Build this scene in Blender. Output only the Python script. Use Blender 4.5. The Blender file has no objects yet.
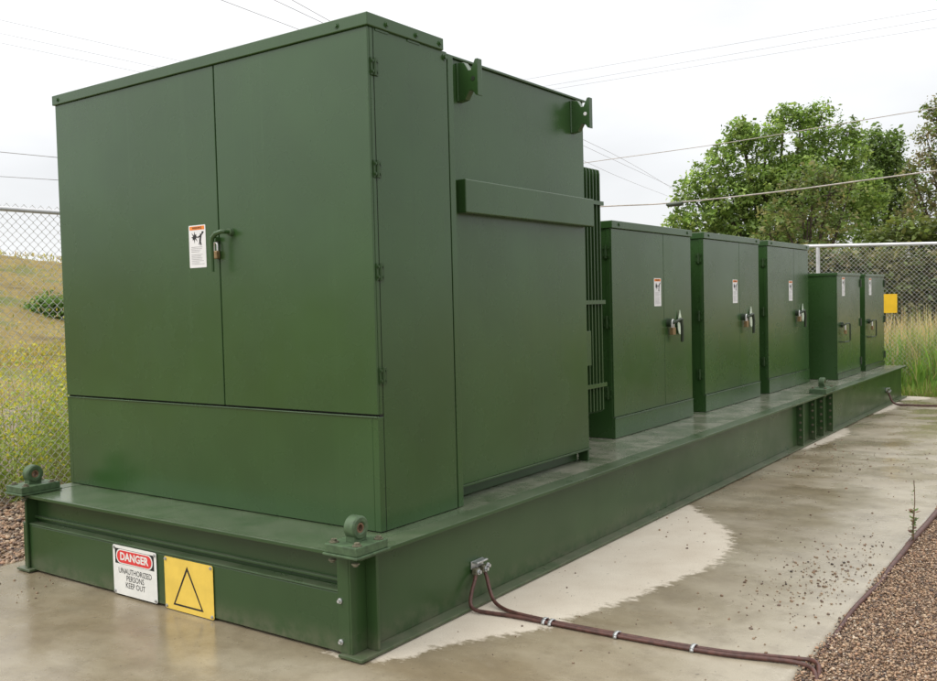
import bpy, bmesh, math, random
import numpy as np
from mathutils import Vector, Matrix, noise
random.seed(7); RNG = np.random.default_rng(11)
S = bpy.context.scene
COL = S.collection
PI = math.pi

# ------------------------------------------------------------------ helpers
OFF = {}

class MB:
    """collects boxes, tubes, prisms ... in world metres; build() links them as ONE mesh object"""
    def __init__(s): s.v = []; s.f = []
    def add(s, vs, fs):
        b = len(s.v); s.v += [tuple(v) for v in vs]; s.f += [tuple(b + i for i in f) for f in fs]; return s
    def box(s, x0, x1, y0, y1, z0, z1):
        return s.add([(x0,y0,z0),(x1,y0,z0),(x1,y1,z0),(x0,y1,z0),(x0,y0,z1),(x1,y0,z1),(x1,y1,z1),(x0,y1,z1)],
                     [(0,3,2,1),(4,5,6,7),(0,1,5,4),(1,2,6,5),(2,3,7,6),(3,0,4,7)])
    def prism(s, pts, axis, a, b):
        """extrude a 2-D outline along an axis; outline is in the two other axes in x,y,z order"""
        def mk(p, t):
            return {'x': (t, p[0], p[1]), 'y': (p[0], t, p[1]), 'z': (p[0], p[1], t)}[axis]
        n = len(pts); vs = [mk(p, a) for p in pts] + [mk(p, b) for p in pts]
        fs = [tuple(range(n)), tuple(range(2*n-1, n-1, -1))] + [(i, i+n, (i+1) % n + n, (i+1) % n) for i in range(n)]
        return s.add(vs, fs)
    def tube(s, pts, r, n=10, caps=True):
        pts = [Vector(p) for p in pts]; rs = r if isinstance(r, (list, tuple)) else [r]*len(pts)
        rings = []; prev = None
        for i, p in enumerate(pts):
            t = (pts[min(i+1, len(pts)-1)] - pts[max(i-1, 0)]).normalized()
            if prev is None:
                a = Vector((0,0,1)) if abs(t.z) < .9 else Vector((1,0,0)); u = t.cross(a).normalized()
            else:
                u = (prev - t*prev.dot(t)).normalized()
            prev = u; w = t.cross(u)
            rings.append([p + (u*math.cos(2*PI*k/n) + w*math.sin(2*PI*k/n))*rs[i] for k in range(n)])
        vs = [q for g in rings for q in g]; fs = []
        for i in range(len(pts)-1):
            for k in range(n):
                fs.append((i*n+k, i*n+(k+1) % n, (i+1)*n+(k+1) % n, (i+1)*n+k))
        if caps: fs += [tuple(range(n-1, -1, -1)), tuple((len(pts)-1)*n+k for k in range(n))]
        return s.add(vs, fs)
    def cyl(s, c, axis, r, h, n=20):
        d = {'x': Vector((h/2,0,0)), 'y': Vector((0,h/2,0)), 'z': Vector((0,0,h/2))}[axis]; c = Vector(c)
        return s.tube([c-d, c+d], r, n)
    def bolt(s, c, axis, r=.012, h=.012):
        d = {'x': Vector((1,0,0)), 'y': Vector((0,1,0)), 'z': Vector((0,0,1))}[axis[-1]] * (-1 if axis[0] == '-' else 1); c = Vector(c)
        s.tube([c, c+d*h*.3], r*1.6, 12); return s.tube([c+d*h*.3, c+d*h], r, 6)
    def ring(s, c, axis, R, r, h, n=28):
        """thick washer: outer radius R, hole radius r, length h along axis"""
        e = {'x': ((0,1,0),(0,0,1),(1,0,0)), 'y': ((1,0,0),(0,0,1),(0,1,0))}[axis]
        U, V, A = map(Vector, e); c = Vector(c); vs = []; fs = []
        prof = [(R-.008, -h/2), (R, -h/2+.008), (R, h/2-.008), (R-.008, h/2), (r+.006, h/2), (r, h/2-.006), (r, -h/2+.006), (r+.006, -h/2)]
        m = len(prof)
        for k in range(n):
            a = 2*PI*k/n
            for q, t in prof: vs.append(c + (U*math.cos(a)+V*math.sin(a))*q + A*t)
        for k in range(n):
            for j in range(m): fs.append((k*m+j, k*m+(j+1) % m, ((k+1) % n)*m+(j+1) % m, ((k+1) % n)*m+j))
        return s.add(vs, fs)
    def build(s, name, mat, parent=None, bevel=0, smooth=False, seg=2):
        o0 = Vector(OFF.get(parent.name, (0,0,0))) if parent else Vector((0,0,0))
        me = bpy.data.meshes.new(name); me.from_pydata([tuple(Vector(v)-o0) for v in s.v], [], s.f)
        bm = bmesh.new(); bm.from_mesh(me); bmesh.ops.recalc_face_normals(bm, faces=bm.faces); bm.to_mesh(me); bm.free()
        me.materials.append(mat)
        ob = bpy.data.objects.new(name, me); COL.objects.link(ob)
        if parent: ob.parent = parent
        OFF[ob.name] = tuple(o0)
        if bevel:
            m = ob.modifiers.new('bevel', 'BEVEL'); m.width = bevel; m.segments = seg; m.limit_method = 'ANGLE'; m.angle_limit = math.radians(40)
        if smooth:
            me.shade_smooth(); me.set_sharp_from_angle(angle=math.radians(38))
        return ob

def tag(o, label=None, cat=None, group=None, kind=None):
    if label: o['label'] = label
    if cat: o['category'] = cat
    if group: o['group'] = group
    if kind: o['kind'] = kind
    return o

def empty(name, loc, label, cat, group=None):
    o = bpy.data.objects.new(name, None); COL.objects.link(o); o.location = loc; o.empty_display_size = .1
    OFF[o.name] = tuple(loc)
    return tag(o, label, cat, group)

def dup(root, delta, label=None):
    def rec(o, par):
        c = o.copy(); COL.objects.link(c)
        if par: c.parent = par; c.matrix_parent_inverse = o.matrix_parent_inverse.copy()
        for ch in list(o.children): rec(ch, c)
        return c
    r = rec(root, None); r.location = Vector(root.location) + Vector(delta)
    if label: r['label'] = label
    return r

def np_mesh(name, V, F, mat, col=None, parent=None, smooth=False):
    """fast mesh: V (N,3), F (M,k) one face size; col (N,3) goes to colour attribute 'col'"""
    o0 = np.array(OFF.get(parent.name, (0,0,0))) if parent else np.zeros(3)
    me = bpy.data.meshes.new(name); V = np.asarray(V, np.float32) - o0.astype(np.float32); F = np.asarray(F, np.int32); k = F.shape[1]
    me.vertices.add(len(V)); me.vertices.foreach_set('co', V.ravel().astype(np.float32))
    me.loops.add(F.size); me.loops.foreach_set('vertex_index', F.ravel())
    me.polygons.add(len(F)); me.polygons.foreach_set('loop_start', np.arange(0, F.size, k, dtype=np.int32))
    me.polygons.foreach_set('loop_total', np.full(len(F), k, np.int32))
    if smooth: me.polygons.foreach_set('use_smooth', np.ones(len(F), bool))
    me.update(calc_edges=True)
    if col is not None:
        a = me.color_attributes.new('col', 'FLOAT_COLOR', 'POINT')
        a.data.foreach_set('color', np.concatenate([col, np.ones((len(V), 1))], 1).astype(np.float32).ravel())
    me.materials.append(mat)
    o = bpy.data.objects.new(name, me); COL.objects.link(o)
    if parent: o.parent = parent
    OFF[o.name] = tuple(o0)
    return o

# ------------------------------------------------------------------ materials
class NT:
    def __init__(s, name):
        s.m = bpy.data.materials.new(name); s.m.use_nodes = True; s.t = s.m.node_tree; s.t.nodes.clear()
        s.out = s.n('ShaderNodeOutputMaterial'); s.b = s.n('ShaderNodeBsdfPrincipled'); s.l(s.b.outputs[0], s.out.inputs[0])
        s.geo = s.n('ShaderNodeNewGeometry')
    def n(s, t, **kw):
        q = s.t.nodes.new(t)
        for k, v in kw.items(): setattr(q, k, v)
        return q
    def l(s, a, b): s.t.links.new(a, b)
    def mapping(s, scale=(1,1,1), rot=(0,0,0)):
        m = s.n('ShaderNodeMapping'); s.l(s.geo.outputs['Position'], m.inputs[0]); m.inputs['Scale'].default_value = scale; m.inputs['Rotation'].default_value = rot; return m.outputs[0]
    def noise(s, scale, detail=4, rough=.55, sc=(1,1,1), dist=0):
        q = s.n('ShaderNodeTexNoise'); q.inputs['Scale'].default_value = scale; q.inputs['Detail'].default_value = detail
        q.inputs['Roughness'].default_value = rough; q.inputs['Distortion'].default_value = dist; s.l(s.mapping(sc), q.inputs[0]); return q.outputs[0]
    def ramp(s, fac, stops):
        r = s.n('ShaderNodeValToRGB'); e = r.color_ramp.elements
        while len(e) < len(stops): e.new(.5)
        for i, (p, c) in enumerate(stops): e[i].position = p; e[i].color = (*c, 1) if len(c) == 3 else c
        s.l(fac, r.inputs[0]); return r.outputs[0]
    def val(s, fac, p0, p1, v0=0., v1=1.):
        q = s.n('ShaderNodeMapRange'); q.inputs[1].default_value = p0; q.inputs[2].default_value = p1; q.inputs[3].default_value = v0; q.inputs[4].default_value = v1
        q.interpolation_type = 'SMOOTHSTEP'; s.l(fac, q.inputs[0]); return q.outputs[0]
    def mix(s, fac, a, b, mode='MIX'):
        q = s.n('ShaderNodeMix', data_type='RGBA', blend_type=mode)
        for sock, v in ((q.inputs[0], fac), (q.inputs[6], a), (q.inputs[7], b)):
            if hasattr(v, 'links'): s.l(v, sock)
            else: sock.default_value = (*v, 1) if isinstance(v, tuple) and len(v) == 3 else v
        return q.outputs[2]
    def math(s, op, a, b=0.):
        q = s.n('ShaderNodeMath', operation=op)
        for sock, v in zip(q.inputs, (a, b)):
            if hasattr(v, 'links'): s.l(v, sock)
            else: sock.default_value = v
        return q.outputs[0]
    def attr(s, name):
        q = s.n('ShaderNodeAttribute', attribute_name=name); return q
    def set(s, **kw):
        for k, v in kw.items():
            sock = s.b.inputs[k]
            if hasattr(v, 'links'): s.l(v, sock)
            else: sock.default_value = (*v, 1) if isinstance(v, tuple) and len(v) == 3 else v
        return s
    def bump(s, h, strength=.3, dist=.01):
        q = s.n('ShaderNodeBump'); q.inputs['Strength'].default_value = strength; q.inputs['Distance'].default_value = dist
        s.l(h, q.inputs['Height']); s.l(q.outputs[0], s.b.inputs['Normal']); return s

def paint(name, base, rough=.3, streak=.25, dust_sheen=.2, spec=.5, front=1., mud=0.):
    m = NT(name)
    big = m.noise(1.1, 3, .6)
    c = m.mix(m.val(big, .3, .7), tuple(x*.9 for x in base), tuple(x*1.1 for x in base))
    st = m.noise(1, 3, .6, (22, 22, .22)); stm = m.val(st, .56, .74, 0, streak)
    c = m.mix(stm, c, tuple(x*.72 + .004 for x in base))
    st2 = m.noise(1, 2, .5, (45, 45, .25)); c = m.mix(m.val(st2, .58, .80, 0, streak*.7), c, tuple(x*1.25 + .012 for x in base))
    sep = m.n('ShaderNodeSeparateXYZ'); m.l(m.geo.outputs['Normal'], sep.inputs[0])
    up = m.val(sep.outputs[2], .5, .95, 0, dust_sheen)
    if front < 1:      # pale sky reflection painted into the deck colour, weaker at the near end
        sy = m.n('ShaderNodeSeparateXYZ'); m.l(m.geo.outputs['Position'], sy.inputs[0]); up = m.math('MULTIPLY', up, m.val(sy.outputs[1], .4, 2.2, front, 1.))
    c = m.mix(m.math('MULTIPLY', up, m.val(m.noise(5, 4, .6), .25, .7, .3, 1)), c, (.31, .30, .24))  # pale tint on upward faces: dust, and on the deck painted sky sheen
    if mud:        # splashed dirt near the concrete
        sz = m.n('ShaderNodeSeparateXYZ'); m.l(m.geo.outputs['Position'], sz.inputs[0])
        c = m.mix(m.math('MULTIPLY', m.val(sz.outputs[2], .0, .16, mud, 0), m.val(m.noise(11, 5, .7), .32, .68, .1, 1)), c, (.22, .19, .14))
        c = m.mix(m.val(m.noise(18, 5, .75), .68, .78, 0, mud*.7), c, (.10, .065, .035))
    m.set(**{'Base Color': c, 'Roughness': m.val(m.noise(2.5, 4, .6), .25, .75, rough*.85, rough*1.25), 'Specular IOR Level': spec})
    m.bump(m.noise(1.3, 1, .4), .10, .04)
    return m.m

def plain(name, c, rough=.5, metal=0., var=.15, scale=25, bump=0.):
    m = NT(name); n = m.noise(scale, 4, .6)
    m.set(**{'Base Color': m.mix(m.val(n, .3, .7), tuple(x*(1-var) for x in c), tuple(min(1, x*(1+var)) for x in c)), 'Roughness': rough, 'Metallic': metal})
    if bump: m.bump(n, bump, .004)
    return m.m

def leafmat(name, trans=.35, rough=.55):
    m = NT(name); a = m.attr('col')
    m.set(**{'Base Color': a.outputs[0], 'Roughness': rough, 'Specular IOR Level': .3})
    tr = m.n('ShaderNodeBsdfTranslucent'); m.l(m.mix(1., a.outputs[0], (1.2, 1.25, .7), 'MULTIPLY'), tr.inputs[0])
    mx = m.n('ShaderNodeMixShader'); mx.inputs[0].default_value = trans
    m.l(m.b.outputs[0], mx.inputs[1]); m.l(tr.outputs[0], mx.inputs[2]); m.l(mx.outputs[0], m.out.inputs[0])
    return m.m

GREEN = (.033, .081, .022)
M = dict(
    green=paint('green enamel', GREEN, .25, .26, .22, .60),
    beam=paint('green enamel weathered', (.031, .070, .021), .30, .14, .25, .45, 1., .35),
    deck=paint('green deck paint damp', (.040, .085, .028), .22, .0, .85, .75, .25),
    gap=plain('dark joint', (.012, .016, .010), .9),
    steel=plain('galvanised steel', (.55, .56, .56), .42, .75, .15, 40),
    bolt=plain('weathered bolt', (.16, .15, .10), .6, .3, .4, 60),
    eyebore=plain('rusty bore', (.20, .12, .07), .8, .1, .4, 50),
    lugpaint=plain('faded lug paint', (.060, .105, .048), .6, 0, .25, 30, .2),
    white=plain('white enamel sign', (.80, .80, .76), .45, 0, .04, 12),
    sticker=plain('white vinyl sticker', (.80, .80, .80), .5, 0, .03, 12),
    yellow=plain('yellow sign enamel', (.82, .58, .10), .42, 0, .06, 9),
    amber=plain('amber plastic sign', (.85, .52, .02), .5, 0, .05, 9),
    black=plain('black sign ink', (.012, .012, .014), .5, 0, .1),
    greytext=plain('grey print', (.42, .42, .43), .6, 0, .2),
    red=plain('red sign ink', (.72, .045, .045), .45, 0, .08, 10),
    orange=plain('orange print', (.85, .24, .02), .5, 0, .05),
    brass=plain('worn brass', (.33, .22, .11), .4, .6, .25, 60),
    shackle=plain('polished shackle', (.75, .74, .72), .3, .85, .1),
    escut=plain('bare zinc handle guard', (.70, .80, .66), .35, .3, .12),
    darkmetal=plain('dark handle', (.035, .05, .03), .4, .2, .2),
    cable=plain('brown cable sheath', (.090, .036, .027), .5, 0, .35, 30),
    pale=plain('weathered pale cable', (.42, .39, .35), .6, 0, .2, 3),
    wire=plain('grey aluminium conductor', (.30, .29, .30), .6, .0, .1),
    tapewrap=plain('pale cable tie', (.7, .7, .68), .5, 0, .1),
    bark=plain('bark', (.075, .058, .042), .9, 0, .4, 9, .5),
    stem=plain('plant stem', (.16, .10, .06), .8, 0, .3),
    leaf=leafmat('leaves'), grass=leafmat('grass blades', .3, .6),
)

# galvanised chain link
mm = NT('galvanised chain link'); mm.set(**{'Base Color': mm.mix(mm.val(mm.noise(6, 3), .3, .7), (.55,.55,.53), (.68,.68,.66)), 'Roughness': .55, 'Metallic': .1}); M['link'] = mm.m
mm = NT('galvanised tube'); mm.set(**{'Base Color': mm.mix(mm.val(mm.noise(6, 3), .3, .7), (.60,.60,.61), (.72,.72,.73)), 'Roughness': .45, 'Metallic': .35}); M['rail'] = mm.m

# ------------------------------------------------------------------ camera
cam = bpy.data.objects.new('camera', bpy.data.cameras.new('camera')); COL.objects.link(cam)
yaw, pitch, roll, F_PX = .6204, -.0399, -.0249, 928.59
fw = Vector((-math.sin(yaw)*math.cos(pitch), math.cos(yaw)*math.cos(pitch), math.sin(pitch)))
rt = Vector((math.cos(yaw), math.sin(yaw), 0)); up = rt.cross(fw)
r2 = rt*math.cos(roll) + up*math.sin(roll); u2 = up*math.cos(roll) - rt*math.sin(roll)
cam.matrix_world = Matrix(((r2.x,u2.x,-fw.x,2.8721),(r2.y,u2.y,-fw.y,-3.1272),(r2.z,u2.z,-fw.z,1.65),(0,0,0,1)))
cam.data.sensor_width = 36; cam.data.lens = F_PX/937*36; cam.data.clip_end = 3000; cam.data.clip_start = .05
S.camera = cam

# ------------------------------------------------------------------ sky and light: a bright overcast
SUN_EL, SUN_AZ = math.radians(48), math.radians(222)      # azimuth clockwise from +Y
w = bpy.data.worlds.new('World'); S.world = w; w.use_nodes = True; t = w.node_tree; t.nodes.clear()
N = t.nodes.new; L = t.links.new
out = N('ShaderNodeOutputWorld'); bg = N('ShaderNodeBackground'); L(bg.outputs[0], out.inputs[0]); bg.inputs[1].default_value = .128
sky = N('ShaderNodeTexSky'); sky.sky_type = 'NISHITA'; sky.sun_disc = False; sky.sun_elevation = SUN_EL; sky.sun_rotation = SUN_AZ
tc = N('ShaderNodeTexCoord'); sp = N('ShaderNodeSeparateXYZ'); L(tc.outputs['Generated'], sp.inputs[0])
mp = N('ShaderNodeMapping'); mp.inputs['Scale'].default_value = (1, 1, 2.6); L(tc.outputs['Generated'], mp.inputs[0])
nz = N('ShaderNodeTexNoise'); nz.inputs['Scale'].default_value = 2.2; nz.inputs['Detail'].default_value = 5; nz.inputs['Roughness'].default_value = .5; L(mp.outputs[0], nz.inputs[0])
gr = N('ShaderNodeValToRGB'); e = gr.color_ramp.elements            # overcast: brighter overhead than at the horizon
e[0].position = 0; e[0].color = (6.0, 6.05, 6.15, 1); e[1].position = 1; e[1].color = (16.5, 16.4, 16.2, 1)
q = e.new(.14); q.color = (7.0, 7.03, 7.1, 1); q = e.new(.30); q.color = (8.9, 8.93, 8.95, 1); q = e.new(.5); q.color = (13., 13., 13., 1); L(sp.outputs[2], gr.inputs[0])
cl = N('ShaderNodeMapRange'); cl.inputs[1].default_value = .3; cl.inputs[2].default_value = .7; cl.inputs[3].default_value = .86; cl.inputs[4].default_value = 1.15; L(nz.outputs[0], cl.inputs[0])
wx = N('ShaderNodeMath'); wx.operation = 'MULTIPLY_ADD'; wx.inputs[1].default_value = -.17; wx.inputs[2].default_value = 1.; L(sp.outputs[0], wx.inputs[0])   # thinner cloud, brighter, towards the west
wy = N('ShaderNodeMath'); wy.operation = 'MULTIPLY'; L(cl.outputs[0], wy.inputs[0]); L(wx.outputs[0], wy.inputs[1])
vm = N('ShaderNodeVectorMath'); vm.operation = 'SCALE'; L(gr.outputs[0], vm.inputs[0]); L(wy.outputs[0], vm.inputs['Scale'])
mx = N('ShaderNodeMix'); mx.data_type = 'RGBA'; mx.inputs[0].default_value = .9; L(sky.outputs[0], mx.inputs[6]); L(vm.outputs[0], mx.inputs[7])
L(mx.outputs[2], bg.inputs[0])
sd = bpy.data.lights.new('sun', 'SUN'); sd.energy = 1.3; sd.angle = math.radians(40); sd.color = (1, .96, .9)
so = bpy.data.objects.new('sun', sd); COL.objects.link(so)
dvec = Vector((math.sin(SUN_AZ)*math.cos(SUN_EL), math.cos(SUN_AZ)*math.cos(SUN_EL), math.sin(SUN_EL)))
so.rotation_euler = dvec.to_track_quat('Z', 'Y').to_euler(); so.location = (10, 5, 20)
S.view_settings.view_transform = 'Standard'; S.view_settings.look = 'None'; S.view_settings.exposure = 0

# ------------------------------------------------------------------ ground
def fbm(x, y, z=0, s=1): return noise.fractal(Vector((x*s, y*s, z)), .6, 2.1, 4)

m = NT('open ground'); n1 = m.noise(.35, 6, .65); n2 = m.noise(9, 4, .7)
c = m.ramp(n1, [(.3, (.22, .165, .125)), (.5, (.29, .22, .17)), (.64, (.26, .20, .13)), (.8, (.20, .19, .08))])
m.set(**{'Base Color': m.mix(m.val(n2, .3, .7, 0, .5), c, (.16, .12, .08)), 'Roughness': .95}).bump(n2, .6, .03); M['ground'] = m.m
g = MB(); g.add([(-600,-600,-.09),(600,-600,-.09),(600,900,-.09),(-600,900,-.09)], [(0,1,2,3)])
tag(g.build('ground', M['ground']), 'open brownish ground around the pad reaching to the horizon', 'ground', kind='structure')

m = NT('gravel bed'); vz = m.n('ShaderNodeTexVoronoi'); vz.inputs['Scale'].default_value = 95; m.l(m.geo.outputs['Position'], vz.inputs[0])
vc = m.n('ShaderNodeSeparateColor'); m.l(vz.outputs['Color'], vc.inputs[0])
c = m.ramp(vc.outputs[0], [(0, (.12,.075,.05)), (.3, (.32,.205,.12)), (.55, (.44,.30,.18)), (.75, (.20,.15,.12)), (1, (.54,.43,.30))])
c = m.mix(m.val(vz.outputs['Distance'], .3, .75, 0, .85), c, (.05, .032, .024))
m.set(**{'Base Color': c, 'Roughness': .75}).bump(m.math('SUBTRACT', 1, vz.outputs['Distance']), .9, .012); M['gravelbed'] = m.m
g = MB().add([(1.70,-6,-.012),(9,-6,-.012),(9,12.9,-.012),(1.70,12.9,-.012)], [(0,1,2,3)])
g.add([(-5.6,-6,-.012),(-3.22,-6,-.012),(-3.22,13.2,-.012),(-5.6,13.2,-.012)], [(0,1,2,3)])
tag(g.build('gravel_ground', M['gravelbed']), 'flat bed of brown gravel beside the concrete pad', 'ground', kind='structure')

# dry patch outline on the wet concrete
DRY = [(-.25,.02),(.0,.05),(.07,.10),(.13,.2),(.15,.38),(.235,.51),(.39,.72),(.46,.85),(.53,1.14),(.63,1.47),(.66,1.69),(.735,2.07),(.78,2.35),(.74,2.78),(.55,3.23),(.17,3.66),(.04,3.85),(-.25,3.9)]
DRY2 = [(-.25,7.0),(.05,7.0),(.10,7.5),(.16,8.2),(.10,8.6),(.02,8.8),(-.25,8.9)]
DRY3 = [(-.25,10.4),(.04,10.4),(.13,11.0),(.10,11.7),(.03,12.0),(-.25,12.1)]
DRY4 = [(-.3,12.2),(.02,12.25),(.3,12.5),(.35,12.8),(.1,12.97),(-.3,12.97)]
def sdist(px, py, poly):
    d = np.full(px.shape, 1e9); ins = np.zeros(px.shape, bool); n = len(poly)
    for i in range(n):
        ax, ay = poly[i]; bx, by = poly[(i+1) % n]; ex, ey = bx-ax, by-ay
        tt = np.clip(((px-ax)*ex + (py-ay)*ey)/(ex*ex+ey*ey), 0, 1); d = np.minimum(d, np.hypot(px-ax-tt*ex, py-ay-tt*ey))
        cond = ((ay > py) != (by > py)) & (px < (bx-ax)*(py-ay)/((by-ay) if by != ay else 1e-9) + ax); ins ^= cond
    return np.where(ins, d, -d)
m = NT('concrete'); dr = m.attr('dry'); ed = m.noise(14, 6, .7)
f = m.math('ADD', m.math('ADD', dr.outputs['Fac'], m.math('MULTIPLY', m.math('SUBTRACT', ed, .5), .30)), m.math('MULTIPLY', m.math('SUBTRACT', m.noise(1, 5, .7, (3, 34, 1)), .5), .16))
dry = m.val(f, -.035, .035)
wetc = m.ramp(m.noise(.9, 6, .62, (.55, 1.25, 1)), [(.32, (.175,.134,.078)), (.44, (.240,.193,.122)), (.54, (.310,.262,.180)), (.66, (.40,.352,.262))])
sp_ = m.n('ShaderNodeSeparateXYZ'); m.l(m.geo.outputs['Position'], sp_.inputs[0])
right = m.val(m.math('ADD', sp_.outputs[0], m.math('MULTIPLY', m.noise(1.3, 4), .9)), .9, 2.1)
wetc = m.mix(m.math('MULTIPLY', right, .7), wetc, (.43, .385, .295))
streak = m.val(m.noise(1, 5, .6, (.35, 2.2, 1)), .53, .68, 0, .6)
farm = m.val(sp_.outputs[1], 3., 5.); streak = m.math('MULTIPLY', m.math('MULTIPLY', streak, farm), m.val(sp_.outputs[0], .6, 1.7, 1, .15))
wetc = m.mix(streak, wetc, (.135, .105, .060))
mot = m.noise(4.5, 6, .7); wetc = m.mix(m.val(mot, .42, .66, 0, .38), wetc, (.165, .13, .085)); wetc = m.mix(m.val(m.noise(2.3, 6, .72), .56, .70, 0, .22), wetc, (.46, .40, .30))
dryc = m.ramp(m.noise(3, 5, .6), [(.3, (.55,.48,.385)), (.7, (.64,.58,.48))])
c = m.mix(dry, wetc, dryc)
grain = m.noise(160, 3, .6); c = m.mix(m.val(grain, .45, .7, 0, .22), c, (.10, .085, .065))
spk = m.noise(38, 2, .4); c = m.mix(m.val(spk, .69, .76, 0, .6), c, (.10, .08, .06))
rw = m.val(m.noise(1.6, 5, .6), .35, .65, .10, .42)
m.set(**{'Base Color': c, 'Roughness': m.mix(dry, rw, (.9,.9,.9)), 'Specular IOR Level': m.mix(dry, m.mix(m.val(m.noise(.8,4),.4,.62), (.3,)*3, (.65,)*3), (.2,.2,.2))})
m.bump(m.math('ADD', m.noise(5, 5, .6), m.math('MULTIPLY', grain, .15)), .12, .02); M['concrete'] = m.m
x0, x1, y0, y1 = -3.21, 1.69, -6., 12.93; nx, ny = 100, 380
gx, gy = np.meshgrid(np.linspace(x0, x1, nx), np.linspace(y0, y1, ny)); gz = np.zeros_like(gx)
ex = np.array([fbm(0, yy, 3, 1.3)*.02 for yy in gy[:, 0]]); gx[:, -1] += ex; gx[:, 0] -= ex
V = np.stack([gx, gy, gz], -1).reshape(-1, 3)
idx = np.arange(nx*ny).reshape(ny, nx); F = np.stack([idx[:-1,:-1], idx[:-1,1:], idx[1:,1:], idx[1:,:-1]], -1).reshape(-1, 4)
# skirt of the slab
rim = np.concatenate([idx[0,:-1], idx[:-1,-1], idx[-1,:0:-1], idx[:0:-1,0]]); nb = len(V)
V = np.concatenate([V, V[rim] - [0,0,.1]]); k = np.arange(len(rim)); F = np.concatenate([F, np.stack([rim, nb+k, nb+(k+1) % len(rim), np.roll(rim, -1)], -1)])
pad = np_mesh('concrete_pad', V, F, M['concrete'])
tag(pad, 'wet concrete pad with a pale dry patch beside the skid', 'concrete pad', kind='structure')
da = pad.data.attributes.new('dry', 'FLOAT', 'POINT')
sdv = np.maximum.reduce([sdist(V[:,0], V[:,1], P) for P in (DRY, DRY2, DRY3, DRY4)]); da.data.foreach_set('value', sdv.astype(np.float32))

# gravel pebbles (stuff)
bm = bmesh.new(); bmesh.ops.create_icosphere(bm, subdivisions=1, radius=1); ICO_V = np.array([v.co[:] for v in bm.verts]); ICO_F = np.array([[v.index for v in f.verts] for f in bm.faces]); bm.free()
bm = bmesh.new(); bmesh.ops.create_icosphere(bm, subdivisions=2, radius=1); ICO2_V = np.array([v.co[:] for v in bm.verts]); ICO2_F = np.array([[v.index for v in f.verts] for f in bm.faces]); bm.free()
PEB = np.array([(.19,.11,.07),(.38,.24,.145),(.50,.34,.21),(.58,.43,.29),(.26,.18,.135),(.07,.048,.04),(.47,.275,.16),(.62,.52,.40)])
def pebbles(name, P, R, cols, mat):
    n = len(P); th = RNG.uniform(0, 2*PI, n); c, s = np.cos(th), np.sin(th)
    sc = R[:,None]*np.stack([RNG.uniform(.8,1.35,n), RNG.uniform(.65,1.,n), RNG.uniform(.5,.8,n)], -1)
    J = 1 + RNG.normal(0, .10, (n, len(ICO_V), 1)); q = ICO_V[None]*J*sc[:,None,:]
    tl = RNG.normal(0, .35, n)[:,None]; qz = q[...,2]*np.cos(tl) + q[...,0]*np.sin(tl); qx0 = q[...,0]*np.cos(tl) - q[...,2]*np.sin(tl)
    qx = qx0*c[:,None] - q[...,1]*s[:,None]; qy = qx0*s[:,None] + q[...,1]*c[:,None]
    V = np.stack([qx, qy, qz], -1) + P[:,None,:]
    F = ICO_F[None] + (np.arange(n)*len(ICO_V))[:,None,None]
    return np_mesh(name, V.reshape(-1,3), F.reshape(-1,3), mat, np.repeat(cols, len(ICO_V), 0), smooth=True)
m = NT('pebble stone'); a = m.attr('col'); m.set(**{'Base Color': m.mix(m.val(m.noise(300, 3), .35, .65, 0, .4), a.outputs[0], (.12,.09,.07)), 'Roughness': .6}); M['pebble'] = m.m
def pebcol(n, dark=0): return PEB[RNG.choice(len(PEB), n, p=[.12,.2,.2,.12,.14,.08,.1,.04])]*RNG.uniform(.8,1.2,(n,1))*(1-dark)
n = 90000
px_ = 1.70 + RNG.power(1, n)*1.35; py_ = RNG.uniform(-.2, 6.5, n); keep = px_ < 1.74 + np.clip((6.3-py_)*.32, .15, 1.4); px_, py_ = px_[keep], py_[keep]
edge = np.array([fbm(0, yy, 8, 2.2) for yy in py_])*.05
px_ = px_ + edge*np.exp(-(px_-1.70)/.1) - .02; n = len(px_)
zz = .002 + RNG.uniform(-.012, .010, n) + np.clip((px_-1.75)*.05, -.01, .03)
R = np.clip(RNG.lognormal(math.log(.0052), .34, n), .003, .012)
tag(pebbles('gravel', np.stack([px_, py_, zz], -1), R, pebcol(n), M['pebble']), 'loose brown pea gravel along the right edge of the pad', 'gravel', kind='stuff')
n = 9000; px_ = RNG.uniform(-5.2, -3.19, n); py_ = RNG.uniform(-.9, 2.3, n)
tag(pebbles('gravel', np.stack([px_, py_, RNG.uniform(-.012, .008, n)], -1), np.clip(RNG.lognormal(math.log(.013), .35, n), .006, .03), pebcol(n), M['pebble']), 'loose brown gravel between the left fence and the pad', 'gravel', kind='stuff')
# pebbles spilled on the pad
n = 1300
px_ = np.concatenate([RNG.normal(1.40, .16, 420), RNG.uniform(-.0, 1.65, 190), RNG.normal(.55, .4, 200), RNG.uniform(-3.2, -2.3, 90)])
py_ = np.concatenate([RNG.normal(2.45, .55, 420), RNG.uniform(.4, 8, 190), RNG.normal(6.3, .7, 200), RNG.uniform(-1., .1, 90)])
keep = (px_ < 1.67) & ~((px_ > -3.0) & (px_ < .02) & (py_ > -.02)) & (py_ > -1.2); px_, py_ = px_[keep], py_[keep]; n = len(px_)
tag(pebbles('spilled_pebbles', np.stack([px_, py_, np.full(n, .003)], -1), np.clip(RNG.lognormal(math.log(.0046), .45, n), .002, .012), pebcol(n, .35), M['pebble']), 'small dark pebbles scattered over the concrete pad', 'pebbles', kind='stuff')

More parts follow.
